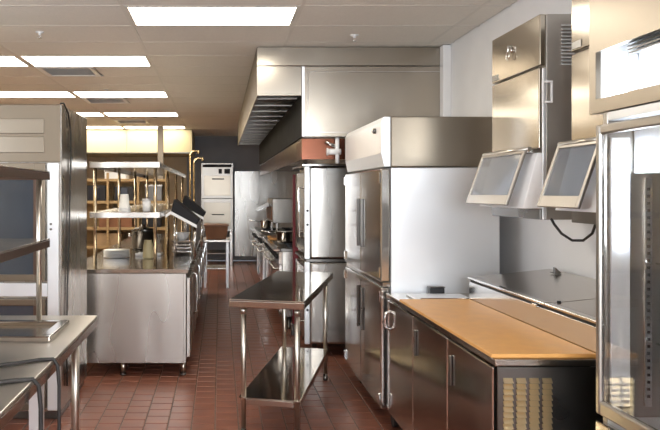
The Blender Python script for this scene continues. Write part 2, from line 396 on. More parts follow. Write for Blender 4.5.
# ------------------------------------------------------------------ left island: units, continuous worktop, overshelf
IX0, IX1 = -1.30, -0.25
yb = [6.2, 7.95, 9.7, 11.45]
lbs = ['stainless undercounter unit whose plain end panel faces the camera', 'stainless undercounter unit, middle of the left island', 'stainless undercounter unit at the far end of the left island']
for k in range(3):
    y0, y1 = yb[k], yb[k + 1] - .02
    t = thing('undercounter_unit', lbs[k], 'cabinet', ((IX0 + IX1) / 2, (y0 + y1) / 2, 0), 'undercounter units of the left island')
    box('body', 'steel', t, IX0, IX1 - .035, y0 + .006, y1, .117, .868)
    if k == 0: box('end_panel', 'steel', t, IX0, IX1 - .055, y0 - .002, y0 + .004, .117, .866, .002)
    m_ = (y0 + y1) / 2
    for a, b in ((y0 + .03, m_ - .006), (m_ + .006, y1 - .03)):
        dd = box('door', 'steel', t, IX1 - .033, IX1, a, b, .16, .83, .005)
        MB().tube([(IX1, b - .08, .79), (IX1 + .03, b - .08, .77), (IX1 + .035, b - .08, .6), (IX1 + .03, b - .08, .43), (IX1, b - .08, .41)], .009, 8).build('handle', 'chrome', dd)
    for x in (-1.2, -.82, -.31):
        for y in (y0 + .07, y1 - .07):
            lg = MB().lathe([(.019, 0.02), (.019, .116)], (x, y, 0), 14).build('leg', 'tube', t)
            MB().lathe([(.026, 0.001), (.026, .02)], (x, y, 0), 14).build('foot', 'steel_dark', lg)
wt = thing('island_worktop', 'long stainless worktop of the left island under the double overshelf', 'worktop', (-.78, 8.8, .87))
box('top_sheet', 'steel_pol', wt, IX0, IX1 - .02, 6.198, 11.45, .87, .902, .002)
OX0, OX1 = -1.13, -.52
t = thing('double_overshelf', 'stainless double overshelf with round posts on the left island', 'overshelf', ((OX0 + OX1) / 2, 8.8, .903))
for z in (1.33, 1.765):
    sh = box('shelf', 'steel_top', t, OX0, OX1, 6.42, 11.2, z + .035, z + .045, .002)
    box('front_lip', 'steel', sh, OX0, OX1, 6.40, 6.418, z - .005, z + .045, .003)
    box('side_lip', 'steel_pol', sh, OX1 - .018, OX1, 6.42, 11.2, z - .005, z + .034, .002)
    box('side_lip', 'steel_pol', sh, OX0, OX0 + .018, 6.42, 11.2, z - .005, z + .034, .002)
for y in (6.46, 8.0, 9.5, 11.1):
    for x in (OX0 + .04, OX1 - .045):
        MB().cyl((x, y, .904), (x, y, 1.80), .0155).build('post', 'tube_warm', t)
# things on the overshelf and the island
t = thing('cup_stack', 'stack of white paper cups on the lower overshelf', 'cups', (-.855, 6.62, 1.376))
MB().lathe([(.052, .001), (.054, .012), (.05, .014), (.036, .155)], (-.855, 6.62, 1.376)).build('cup', 'paper', t)
for k in range(3): MB().lathe([(.0565, 0), (.0565, .006)], (-.855, 6.62, 1.3762 + k * .013)).build('rim', 'white', t)
t = thing('food_container', 'small white lidded container right of the cup stack', 'container', (-.665, 6.7, 1.376))
MB().lathe([(.034, .001), (.04, .10)], (-.665, 6.7, 1.376)).build('tub', 'white', t)
MB().lathe([(.043, .101), (.043, .115)], (-.665, 6.7, 1.376)).build('lid', 'steel_satin', t)
def pot(lb, x, y, z, r, h, m='steel_dark', name='stock_pot'):
    t = thing(name, lb, 'pot', (x, y, z), 'cookware on the island')
    MB().lathe([(r * .92, .001), (r, .02), (r, h), (r * 1.05, h + .004), (r * 1.05, h + .012)], (x, y, z)).build('pan', m, t)
    MB().lathe([(r * 1.0, h + .013), (r * .6, h + .04), (r * .1, h + .05), (r * .1, h + .075), (.004, h + .08)], (x, y, z)).build('lid', m, t)
    for s in (-1, 1):
        MB().tube([(x + s * r, y - .03, z + h * .75), (x + s * (r + .035), y - .025, z + h * .76), (x + s * (r + .035), y + .025, z + h * .76), (x + s * r, y + .03, z + h * .75)], .006, 8).build('handle', 'chrome', t)
pot('dark lidded stock pot on the island below the cup stack', -.86, 8.4, .903, .14, .2)
pot('smaller steel pot behind the stock pot on the island', -.98, 9.3, .903, .13, .16, 'steel')
t = thing('plate_stack', 'low stack of white plates on the left island', 'plates', (-1.02, 7.3, .903))
for k in range(6):
    MB().lathe([(.06, .001 + k * .013), (.13, .010 + k * .013), (.13, .0125 + k * .013), (.06, .006 + k * .013)], (-1.02, 7.3, .903), 24).build('plate', 'white', t)
tag(MB().lathe([(.05, .001), (.055, .02), (.045, .14), (.035, .17), (.04, .18)], (-.70, 7.2, .903)).build('jug', 'cream', None), 'cream coloured jug on the island near the front posts', 'jug')
t = thing('serving_tray', 'white flat tray lying on the left island', 'tray', (-.68, 7.65, .903))
box('base', 'white', t, -.86, -.60, 7.5, 7.85, .905, .913); box('rim', 'white', t, -.86, -.60, 7.5, 7.51, .914, .93)
# angled black covers on the aisle side of the island
for k, (x, y, s, lb) in enumerate(((-.365, 7.2, 1.0, 'nearer of two angled black covers with white front edges'), (-.33, 8.5, 1.0, 'farther of two angled black covers with white front edges'))):
    t = thing('angled_cover', lb, 'cover', (x, y, .903), 'angled black covers on the island')
    z = 1.235 + .03 * k
    b_ = [(-.10 + x, y - .2, z + .13), (.14 + x, y - .2, z), (.14 + x, y + .25, z), (-.10 + x, y + .25, z + .13)]
    MB().hexa(b_, [(p[0] + .03, p[1], p[2] + .12 if i in (0, 3) else p[2] + .05) for i, p in enumerate(b_)]).build('hood', 'matte_black', t, .01)
    e = MB().hexa([(-.10 + x, y - .215, z + .105), (.145 + x, y - .215, z - .027), (.145 + x, y - .202, z - .027), (-.10 + x, y - .202, z + .105)],
                  [(-.10 + x, y - .215, z + .135), (.145 + x, y - .215, z + .003), (.145 + x, y - .202, z + .003), (-.10 + x, y - .202, z + .135)]); e.build('edge_strip', 'white', t, .002)
    MB().hexa([(-.15 + x, y - .212, z + .07), (-.10 + x, y - .212, z + .105), (-.10 + x, y - .202, z + .105), (-.15 + x, y - .202, z + .075)],
              [(-.15 + x, y - .212, z + .10), (-.10 + x, y - .212, z + .135), (-.10 + x, y - .202, z + .135), (-.15 + x, y - .202, z + .10)]).build('edge_strip', 'white', t, .002)
    for px_, zz in ((-.07 + x, z + .11), (.12 + x, z + .01)):
        for yy in (y - .15, y + .2): MB().cyl((px_, yy, .904), (px_, yy, zz), .007, 8).build('post', 'chrome', t)
t = thing('pan_stack', 'stack of shallow steel pans on the aisle side of the left island', 'pans', (-.40, 7.8, .903))
for k in range(4):
    z = .905 + k * .036
    MB().hexa([(-.48, 7.66, z), (-.32, 7.66, z), (-.32, 7.96, z), (-.48, 7.96, z)], [(-.495, 7.64, z + .03), (-.305, 7.64, z + .03), (-.305, 7.98, z + .03), (-.495, 7.98, z + .03)]).build('pan', 'steel_pol', t, .004)
    MB().box(-.505, -.295, 7.63, 7.99, z + .0305, z + .034).build('rim', 'chrome', t, .001)
t = thing('mixing_bowl', 'white bowl on top of the stacked steel pans', 'bowl', (-.40, 7.8, 1.048))
MB().lathe([(.035, .001), (.06, .02), (.082, .07), (.085, .075), (.078, .072), (.055, .024), (.02, .012)], (-.40, 7.8, 1.048), 24).build('shell', 'white', t)
MB().lathe([(.034, 0), (.034, .003)], (-.40, 7.8, 1.0475), 20).build('foot_ring', 'white', t)
for x, y, lb in ((.80, 9.0, 'steel saucepan on the nearer range of the cook line'), (.80, 12.5, 'steel saucepan on the far range of the cook line')):
    t = thing('saucepan', lb, 'pot', (x, y, .936), 'saucepans on the cook line')
    MB().lathe([(.10, .001), (.11, .02), (.11, .13), (.115, .135)], (x, y, .936)).build('pan', 'steel_pol', t)
    MB().tube([(x - .11, y, 1.05), (x - .2, y, 1.065), (x - .3, y, 1.075)], .010, 8).build('handle', 'chrome', t)
# pre-rinse goosenecks
for x, y, zt, lb in ((-.40, 9.9, 2.10, 'taller gooseneck pipe with painted gold lighting rising from the left island'), (-.335, 9.5, 1.985, 'shorter gooseneck pipe with painted gold lighting rising from the left island')):
    t = thing('gooseneck_faucet', lb, 'faucet', (x, y, .903), 'gooseneck faucets')
    MB().lathe([(.035, .001), (.035, .012), (.016, .03)], (x, y, .903)).build('base', 'chrome', t)
    MB().tube([(x, y, .93), (x, y, zt - .07)] + arc((x + .07, y, zt - .07), .07, 180, 80, 'xz', 8) + [(x + .115, y, zt - .004)], .013, 10).build('neck', 'gold_tint', t)
    MB().cyl((x + .115, y, zt + .005), (x + .115, y, zt - .04), .016, 10).build('nozzle', 'gold_tint', t)
# small equipment further down the aisle side (left)
t = thing('brown_stand_in', 'brown tub shape added for a shelf that reflects the floor, near the far ovens', 'tub', (-.06, 12.2, .78))  # added shape; the floor's brown reflection is put into its colour
MB().hexa([(-.22, 12.0, .781), (.10, 12.0, .781), (.10, 12.45, .781), (-.22, 12.45, .781)], [(-.25, 11.97, 1.0), (.13, 11.97, 1.0), (.13, 12.48, 1.0), (-.25, 12.48, 1.0)]).build('body', 'brown', t, .01)
box('rim', 'brown', t, -.265, .145, 11.955, 12.495, 1.001, 1.02)
t = thing('equipment_stand', 'white legged steel stand under the brown tub shape', 'stand', (-.06, 12.2, 0))
box('top', 'steel_top', t, -.28, .16, 11.9, 12.6, .745, .779)
for x in (-.26, .10):
    for y in (11.92, 12.54): box('leg', 'steel_satin', t, x, x + .04, y, y + .04, 0.001, .744)
box('shelf', 'steel', t, -.25, .13, 11.97, 12.53, .3, .32)

# stacked ovens at the aisle end
def far_oven(lb, z0, z1, disp):
    t = thing('deck_oven', lb, 'oven', (-.06, 15.9, z0), 'ovens stacked at the aisle end')
    box('body', 'steel_soft', t, -.39, .27, 15.4, 16.5, z0, z1)
    d = box('door', 'steel_fascia', t, -.33, .22, 15.375, 15.398, z0 + .05, z1 - (.26 if disp else .08))
    MB().tube([(-.16, 15.375, z1 - .33), (-.16, 15.34, z1 - .33), (.08, 15.34, z1 - .33), (.08, 15.375, z1 - .33)], .011, 8).build('handle', 'black', d)
    if disp:
        box('vent_slot', 'matte_black', t, -.36, .24, 15.385, 15.398, z1 - .085, z1 - .025, 0)
        box('control_panel', 'steel_soft', t, -.36, .24, 15.388, 15.398, z1 - .24, z1 - .09, 0)
        for a, b in ((-.03, .04), (.09, .21)): box('display', 'matte_black', t, a, b, 15.378, 15.387, z1 - .22, z1 - .12, 0)
    return t
far_oven('upper stainless oven with black slot at the aisle end', 1.42, 2.15, True)
far_oven('lower stainless oven beneath the slotted oven at the aisle end', .78, 1.412, False)
t = thing('oven_stand', 'low steel stand carrying the stacked ovens at the aisle end', 'stand', (-.06, 15.9, 0))
box('top', 'steel', t, -.39, .27, 15.4, 16.5, .74, .777)
for x in (-.38, .21):
    for y in (15.42, 16.43): box('leg', 'steel_pol', t, x, x + .05, y, y + .05, .001, .738)
box('shelf', 'steel_soft', t, -.32, .20, 15.5, 16.4, .25, .27)

# ------------------------------------------------------------------ left tall glass door cabinet
LX0, LX1, LY0, LY1, LH = -2.08, -1.075, 5.0, 5.98, 2.145
t = thing('glass_door_refrigerator', 'tall stainless refrigerator with dark glass half doors at the left', 'refrigerator', ((LX0 + LX1) / 2, 5.5, 0))
box('body', 'steel', t, LX0, LX1, LY0 + .02, LY1, .06, LH, .006)
box('plinth', 'steel_dark', t, LX0 + .02, LX1 - .02, LY0 + .05, LY1 - .02, .002, .058)
hd = box('header', 'steel_brown', t, LX0, LX1 - .005, LY0, LY0 + .018, 1.752, LH - .004)
for a, b in ((1.945, 2.045), (1.815, 1.925)):
    box('header_panel', 'steel_fascia', hd, LX0 + .05, LX1 - .115, LY0 - .008, LY0 - .001, a, b, .003)
st = box('door_stile', 'steel_satin', t, LX1 - .085, LX1 - .008, LY0 - .03, LY0 + .018, .08, 1.748, .006)  # paler metal; the stile's bright reflection is put into the colour
for z in (1.30, 1.335): MB().cyl((LX1 - .06, LY0 - .031, z), (LX1 - .06, LY0 - .038, z), .008, 10).build('screw', 'steel_dark', st)
for z0, z1 in ((.95, 1.745), (.085, .83)):
    d = thing('door', '', '', (0, 0, 0)); del d['label'], d['category']; d.parent = t; d.location = (0, 0, 0); WORLD[d.name] = WORLD[t.name]
    f = MB(); a, b = LX0 + .02, LX1 - .10
    f.box(a, a + .06, LY0 - .03, LY0 + .015, z0, z1).box(b - .075, b, LY0 - .03, LY0 + .015, z0, z1).box(a + .06, b - .075, LY0 - .03, LY0 + .015, z1 - .045, z1).box(a + .06, b - .075, LY0 - .03, LY0 + .015, z0, z0 + .045)
    f.build('door_frame', 'steel_brown', d, .004)
    box('gasket', 'brown_trim', d, b - .078, b - .06, LY0 - .034, LY0 - .031, z0 + .045, z1 - .045, 0)
    box('pane', 'glass_dark', d, a + .06, b - .075, LY0 - .012, LY0 - .004, z0 + .045, z1 - .045, 0)
box('rail', 'steel_satin', t, LX0, LX1 - .09, LY0 - .012, LY0 + .018, .845, .935)
tag(MB().tube([(-1.082, 5.02, 2.15), (-1.067, 5.05, 2.155), (-1.066, 5.2, 2.10), (-1.066, 5.28, 1.98), (-1.066, 5.29, 1.8), (-1.066, 5.25, 1.5), (-1.066, 5.22, 1.2), (-1.066, 5.17, .9), (-1.066, 5.14, .5), (-1.066, 5.16, .2)], .006, 8).build('power_cord', 'rubber', None), 'black power cord hanging down the side of the tall left refrigerator', 'cord')

# ------------------------------------------------------------------ left near worktable
WX0, WX1, WY0, WY1 = -1.45, -.645, 1.7, 3.9
t = thing('worktable', 'stainless worktable in the near left corner with cords over its edge', 'table', (-1.0, 2.8, 0))
tp = box('table_top', 'steel_rough', t, WX0, WX1, WY0, WY1, .885, .90, .004)
MB().box(WX1 - .018, WX1, WY0, WY1, .845, .884).build('edge_lip', 'steel_top', tp, .003)
MB().box(WX0, WX1 - .02, WY1 - .018, WY1, .845, .884).build('edge_lip', 'steel_top', tp, .003)
for x in (WX0 + .08, WX1 - .09):
    for y in (WY0 + .12, WY1 - .14):
        lg = MB().cyl((x, y, .03), (x, y, .884), .0205).build('leg', 'tube', t)
        MB().lathe([(.014, .001), (.024, .02), (.022, .03)], (x, y, 0), 14).build('foot', 'steel_dark', lg)
t = thing('electrical_box', 'grey conduit box with black knob under the near left worktable', 'electrical box', (-.86, 3.55, .3))
box('housing', 'steel_satin', t, -.905, -.845, 3.5, 3.56, .12, .842)
MB().cyl((-.868, 3.499, .64), (-.868, 3.485, .64), .017, 14).build('knob', 'black', t)
t = thing('table_overshelf', 'two tier overshelf on the near left worktable, dark undersides', 'overshelf', (-1.05, 2.8, .90))
for z in (1.655, 1.315):
    sh = box('shelf', 'steel_top', t, -1.3, -.862, 1.75, 3.75, z - .008, z, .002)
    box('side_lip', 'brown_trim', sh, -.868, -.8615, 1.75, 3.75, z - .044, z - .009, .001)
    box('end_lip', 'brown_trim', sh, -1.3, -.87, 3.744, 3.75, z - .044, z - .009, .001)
for x in (-1.26, -.90):
    for y in (1.85, 3.68): MB().cyl((x, y, .901), (x, y, 1.646), .0135).build('post', 'tube', t)
t = thing('drop_in_pan', 'shallow rectangular stainless pan frame lying on the near left worktable', 'pan', (-1.05, 3.4, .90))
p = MB(); a, b, c, d = -1.42, -.735, 3.20, 3.62
p.box(a, b, c, c + .05, .901, .925).box(a, b, d - .05, d, .901, .925).box(b - .05, b, c + .05, d - .05, .901, .925).box(a, a + .05, c + .05, d - .05, .901, .925)
p.build('rim', 'steel_pol', t, .006, 3)
box('well', 'steel_top', t, a + .052, b - .052, c + .052, d - .052, .901, .906)
tag(MB().tube([(-1.05, 2.66, .908), (-.86, 2.72, .908), (-.76, 2.78, .908), (-.69, 2.84, .907), (-.645, 2.86, .905), (-.628, 2.86, .88), (-.622, 2.86, .8), (-.62, 2.85, .6), (-.622, 2.85, .3), (-.60, 2.84, .012)], .007, 8).build('power_cord', 'rubber', None), 'upper black cord draped over the near left worktable edge', 'cord')
tag(MB().tube([(-1.0, 2.40, .909), (-.80, 2.46, .909), (-.70, 2.52, .908), (-.645, 2.55, .905), (-.626, 2.555, .88), (-.62, 2.56, .8), (-.62, 2.56, .6), (-.62, 2.56, .3), (-.60, 2.56, .012)], .008, 8).build('power_cord', 'rubber', None), 'lower thicker black cord draped over the near left worktable edge', 'cord')

# ------------------------------------------------------------------ centre work table (turned to the aisle)
TW, TL, TH = .47, 1.70, .882
t = thing('work_table', 'narrow stainless work table standing alone mid aisle with undershelf', 'table', (.285, 4.56, 0))
t.rotation_euler = (0, 0, -R(14.6)); WORLD[t.name] = Vector((0, 0, 0))
tp = box('table_top', 'steel_mirror', t, -TW / 2, TW / 2, 0, TL, TH - .008, TH, .003)
for a, b, c, d in ((-TW / 2, TW / 2, 0, .012), (-TW / 2, TW / 2, TL - .012, TL), (-TW / 2, -TW / 2 + .012, .013, TL - .013), (TW / 2 - .012, TW / 2, .013, TL - .013)):
    box('edge_lip', 'steel_pol', tp, a, b, c, d, TH - .05, TH - .009, .004)
for x in (-TW / 2 + .075, TW / 2 - .055):
    for y in (.075, TL - .09):
        lg = MB().cyl((x, y, .06), (x, y, TH - .009), .0165).build('leg', 'tube', t)
        MB().lathe([(.0195, TH - .10), (.0195, TH - .06)], (x, y, 0), 14).build('collar', 'tube', lg)
        MB().lathe([(.012, .001), (.02, .012), (.018, .06)], (x, y, 0), 14).build('foot', 'steel_dark', lg)
sh = box('undershelf', 'steel_mirror', t, -TW / 2 + .045, TW / 2 - .035, .055, TL - .07, .252, .258, .002)
for a, b, c, d in ((-TW / 2 + .095, TW / 2 - .075, .052, .062), (-TW / 2 + .095, TW / 2 - .075, TL - .077, TL - .067), (-TW / 2 + .045, -TW / 2 + .055, .10, TL - .12), (TW / 2 - .045, TW / 2 - .035, .10, TL - .12)):
    box('shelf_lip', 'steel_pol', sh, a, b, c, d, .215, .2515, .002)

# ------------------------------------------------------------------ right refrigerator with half doors
FX, FY0, FY1 = 1.035, 4.76, 6.12
t = thing('reach_in_refrigerator', 'large stainless reach-in refrigerator whose pale side faces the camera', 'refrigerator', (1.42, 5.4, 0))
box('lower_body', 'steel_satin', t, FX + .065, 1.80, FY0, FY1, .13, 1.708, .006)
box('header', 'steel_fascia', t, FX + .065, 1.825, FY0 - .004, FY1, 1.712, 2.035, .006)  # same steel made darker, the dark it reflects put into the colour
hf = MB().prism_y([(FX + .063, 1.712), (FX + .02, 1.712), (FX, 1.80), (FX, 2.0), (FX + .02, 2.035), (FX + .063, 2.035)], FY0 - .002, FY1).build('header_front', 'steel_satin', t, .004)
MB().cyl((FX, FY0 + .16, 1.955), (FX - .018, FY0 + .16, 1.955), .018, 12).build('lock', 'steel_dark', hf)
MB().cyl((FX - .018, FY0 + .16, 1.955), (FX - .026, FY0 + .16, 1.955), .010, 12).build('lock_core', 'chrome', hf)
ym = (FY0 + FY1) / 2
for z0, z1 in ((.97, 1.70), (.15, .935)):
    for a, b in ((FY0 + .005, ym - .004), (ym + .004, FY1 - .005)):
        d = box('door', 'steel_pol', t, FX, FX + .06, a, b, z0, z1, .008)
        hy = b - .07 if a < ym - .1 else a + .07
        hz0, hz1 = (1.15, 1.50) if z0 > .5 else (.55, .86)
        box('handle', 'steel_dark', d, FX - .016, FX - .0005, hy - .012, hy + .012, hz0, hz1, .005)
        for zz in (z0 + .06, z1 - .06):
            yy = a + .02 if a < ym - .1 else b - .02
            box('hinge', 'chrome', d, FX - .012, FX - .0005, yy - .02, yy + .02, zz - .035, zz + .035, .003)
box('mid_rail', 'steel_pol', t, FX + .012, FX + .063, FY0 + .005, FY1 - .005, .937, .968)
for x in (FX + .12, 1.72):
    for y in (FY0 + .12, FY1 - .12):
        cs = MB().cyl((x - .018, y, .055), (x + .018, y, .055), .053, 18).build('caster', 'rubber', t)
        MB().box(x - .03, x + .03, y - .03, y + .03, .112, .128).build('caster_plate', 'steel_dark', cs, .001)

# ------------------------------------------------------------------ double convection oven behind the refrigerator
OX, OY0, OY1 = .77, 6.9, 7.85
t = thing('double_convection_oven', 'tall stainless double-deck oven between refrigerator and cook line', 'oven', (1.3, 7.4, 0))
for k, (z0, z1) in enumerate(((.13, .895), (.925, 1.79))):
    bd = box('oven_body', 'steel', t, OX + .07, 1.88, OY0, OY1, z0, z1, .02)
    box('corner_post', 'steel_satin', bd, OX + .02, OX + .068, OY0 + .002, OY0 + .05, z0, z1, .004)
    d = box('door', 'steel_pol', t, OX + .02, OX + .066, OY0 + .055, OY1 - .25, z0 + .05, z1 - .05, .006)
    MB().tube([(OX + .02, OY0 + .1, z1 - .2), (OX - .025, OY0 + .1, z1 - .2), (OX - .025, OY0 + .1, z0 + .2), (OX + .02, OY0 + .1, z0 + .2)], .011, 8).build('handle', 'chrome', d)
    box('control_panel', 'steel_dark', t, OX + .03, OX + .066, OY1 - .24, OY1 - .01, z0 + .05, z1 - .05, .004)
    for zz in (z0 + .32, z0 + .45):
        MB().cyl((OX + .045, OY0 + .001, zz), (OX + .045, OY0 - .01, zz), .012, 12).build('knob', 'black', t)
box('divider', 'steel_dark', t, OX + .03, 1.88, OY0 + .004, OY1, .897, .923, .002)
box('flue_top', 'steel_pol', t, OX + .0, 1.9, OY0 + .01, OY1, 1.792, 1.812, .003)
for x in (OX + .12, 1.8):
    for y in (OY0 + .08, OY1 - .08): MB().lathe([(.03, .001), (.022, .03), (.022, .128)], (x, y, 0), 14).build('leg', 'steel_dark', t)

# ------------------------------------------------------------------ cook line beyond the oven
t = thing('upright_panel', 'narrow dark red upright panel beyond the double oven', 'panel', (.82, 8.0, 0))
box('face', 'red', t, .79, .85, 8.02, 8.06, .12, 1.74); box('foot', 'steel_dark', t, .77, .87, 7.98, 8.10, .002, .118)
box('edge_strip', 'gold_tint', t, .855, .865, 8.02, 8.06, .12, 1.70, .001)
def cook(name, lb, cat, y0, y1, x0=.66, kind='range'):
    t = thing(name, lb, cat, (1.2, (y0 + y1) / 2, 0), 'cook line appliances')
    box('body', 'steel', t, x0 + .04, 1.75, y0, y1, .15, .88)
    box('cook_top', 'steel_dark', t, x0 + .02, 1.75, y0, y1, .882, .915)
    box('front_rail', 'steel_pol', t, x0 - .06, x0 + .018, y0, y1, .885, .91, .006)
    box('control_panel', 'steel_pol', t, x0, x0 + .038, y0, y1, .74, .876)
    n = max(3, int((y1 - y0) / .2))
    for k in range(n):
        yy = y0 + (k + .5) * (y1 - y0) / n
        MB().cyl((x0, yy, .81), (x0 - .03, yy, .81), .02, 10).build('knob', 'black', t)
    d = box('door', 'steel_pol', t, x0 + .005, x0 + .038, y0 + .03, y1 - .03, .2, .73)
    MB().tube([(x0 + .005, y0 + .1, .68), (x0 - .045, y0 + .1, .68), (x0 - .045, y1 - .1, .68), (x0 + .005, y1 - .1, .68)], .012, 8).build('handle', 'chrome', d)
    box('back_guard', 'steel', t, 1.70, 1.75, y0, y1, .916, 1.5)
    box('back_shelf', 'steel_pol', t, 1.40, 1.75, y0, y1, 1.502, 1.52)
    if kind == 'range':
        for k in range(int((y1 - y0) / .3)):
            for x in (x0 + .25, x0 + .6):
                yy = y0 + .15 + k * .3
                MB().box(x - .13, x + .13, yy - .01, yy + .01, .917, .935).box(x - .01, x + .01, yy - .12, yy - .011, .917, .935).box(x - .01, x + .01, yy + .011, yy + .12, .917, .935).build('grate', 'black', t, 0)
    if kind == 'broiler':
        box('hood_box', 'steel_soft', t, x0 + .15, 1.69, y0 + .02, y1 - .02, 1.1, 1.45)
        box('opening', 'brown', t, x0 + .13, x0 + .149, y0 + .06, y1 - .06, 1.14, 1.33)
        for yy in (y0 + .05, y1 - .07): box('support', 'steel', t, x0 + .2, x0 + .23, yy, yy + .03, .917, 1.098)
        MB().hexa([(x0 - .06, y0 + .03, 1.27), (x0 + .14, y0 + .03, 1.36), (x0 + .14, y1 - .03, 1.36), (x0 - .06, y1 - .03, 1.27)], [(x0 - .06, y0 + .03, 1.285), (x0 + .14, y0 + .03, 1.375), (x0 + .14, y1 - .03, 1.375), (x0 - .06, y1 - .03, 1.285)]).build('visor', 'steel_pol', t)
    for x in (x0 + .12, 1.65):
        for y in (y0 + .08, y1 - .08): MB().lathe([(.028, .001), (.02, .03), (.02, .148)], (x, y, 0), 12).build('leg', 'steel_dark', t)
cook('range', 'stainless range nearest the double oven on the cook line', 'stove', 8.3, 9.5)
cook('griddle', 'steel griddle in the middle of the cook line', 'griddle', 9.55, 10.75, kind='griddle')
cook('broiler', 'steel broiler with raised hood on the cook line', 'broiler', 10.8, 12.0, .62, kind='broiler')
cook('range', 'stainless range at the far end of the cook line', 'stove', 12.05, 13.2, .60)
t = thing('cutting_board', 'orange-brown board lying on the cook line front', 'board', (.75, 9.9, .92))
box('slab', 'board', t, .66, .92, 9.7, 10.3, .917, .945, .006)
box('groove', 'brown', t, .69, .89, 9.74, 10.26, .9455, .9465, 0)

# ------------------------------------------------------------------ right prep counter
PX0, PX1, PY0, PY1 = 1.06, 1.945, 2.85, 4.72
t = thing('prep_refrigerator', 'undercounter prep refrigerator below the orange board on the right', 'prep table', (1.5, 3.8, 0))
box('body', 'steel', t, PX0 + .045, PX1, PY0 + .012, PY1, .13, .875, .004)
box('top_sheet', 'steel_top', t, PX0, PX1, PY0, PY1, .878, .905, .004)
ep = box('end_panel', 'steel_dark', t, PX0 + .01, PX1, PY0, PY0 + .011, .13, .875, .003)
for k in range(4):
    x = PX0 + .03 + k * .05
    for j in range(12):
        z = .83 - j * .022
        MB().hexa([(x, PY0 - .014, z - .014), (x + .036, PY0 - .014, z - .014), (x + .036, PY0 - .001, z - .010), (x, PY0 - .001, z - .010)],
                  [(x, PY0 - .012, z - .011), (x + .036, PY0 - .012, z - .011), (x + .036, PY0 - .001, z + .004), (x, PY0 - .001, z + .004)]).build('louver', 'gold_steel', ep, 0)
yy = [PY0 + .04, 3.47, 4.09, PY1 - .01]
for k in range(3):
    d = box('door', 'steel_pol', t, PX0 + .005, PX0 + .043, yy[k] + .006, yy[k + 1] - .006, .16, .865, .006)
    h = yy[k + 1] - .07
    if k == 2: MB().tube([(PX0 + .005, h, .80), (PX0 - .02, h, .79), (PX0 - .026, h, .745), (PX0 - .02, h, .70), (PX0 + .005, h, .69)], .009, 8).build('handle', 'chrome', d)
    else: box('handle', 'steel_dark', d, PX0 - .008, PX0 + .0045, h - .01, h + .01, .66, .80, .004)
for x in (PX0 + .1, PX1 - .1):
    for y in (PY0 + .1, PY1 - .1): MB().cyl((x - .016, y, .055), (x + .016, y, .055), .053, 16).build('caster', 'rubber', t)
tag(box('cover_board', 'board', None, PX0 - .008, 1.464, PY0 + .02, 4.34, .906, .922, .003), 'orange-brown hardboard sheet covering the prep counter top', 'board')
t = thing('cold_rail', 'raised stainless cold rail with sloping lids behind the orange board', 'cold rail', (1.7, 3.6, .905))
box('riser', 'steel_pol', t, 1.468, 1.485, PY0 + .01, 4.36, .906, 1.022, .002)
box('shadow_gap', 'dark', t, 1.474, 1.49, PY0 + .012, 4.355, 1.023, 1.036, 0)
box('rail_body', 'steel', t, 1.487, 1.945, PY0 + .01, 4.36, .906, 1.022, .002)
for a, b in ((PY0 + .01, 3.325), (3.332, 4.365)):
    l = MB().hexa([(1.50, a, 1.0385), (1.945, a, 1.085), (1.945, b, 1.085), (1.50, b, 1.0385)], [(1.50, a, 1.05), (1.945, a, 1.098), (1.945, b, 1.098), (1.50, b, 1.05)]).build('lid', 'steel_top', t, .002)
    MB().box(1.458, 1.499, a, b, 1.037, 1.052).build('lid_grip', 'steel_pol', l, .005)
MB().cyl((1.525, 3.329, 1.053), (1.525, 3.329, 1.060), .009, 10).build('button', 'black', t)
MB().box(1.452, 1.468, 3.40, 3.45, 1.018, 1.034).build('latch', 'chrome', t)
t = thing('lid_stop', 'small dark metal stop standing on the cold rail lid by the wall', 'bracket', (1.9, 4.2, 1.097))
MB().prism_y([(1.865, 1.0925), (1.905, 1.0965), (1.868, 1.13)], 4.12, 4.15).build('wedge', 'steel_dark', t, .002)
box('base_plate', 'steel_dark', t, 1.858, 1.908, 4.151, 4.17, 1.0965, 1.101, .001)
t = thing('counter_insert', 'flat grey lidded insert between orange board and refrigerator', 'insert', (1.3, 4.55, .905))
box('cover', 'steel_satin', t, 1.16, 1.50, 4.40, 4.62, .906, .916, .003)
box('edge_strip', 'steel_pol', t, 1.19, 1.50, 4.385, 4.398, .906, .921, .002)
t = thing('hinge_block', 'small black block against the refrigerator side above the counter', 'block', (1.36, 4.7, .905))
box('block', 'black', t, 1.325, 1.415, 4.66, 4.715, .907, .945); box('cap', 'steel_dark', t, 1.32, 1.42, 4.66, 4.715, .946, .952)

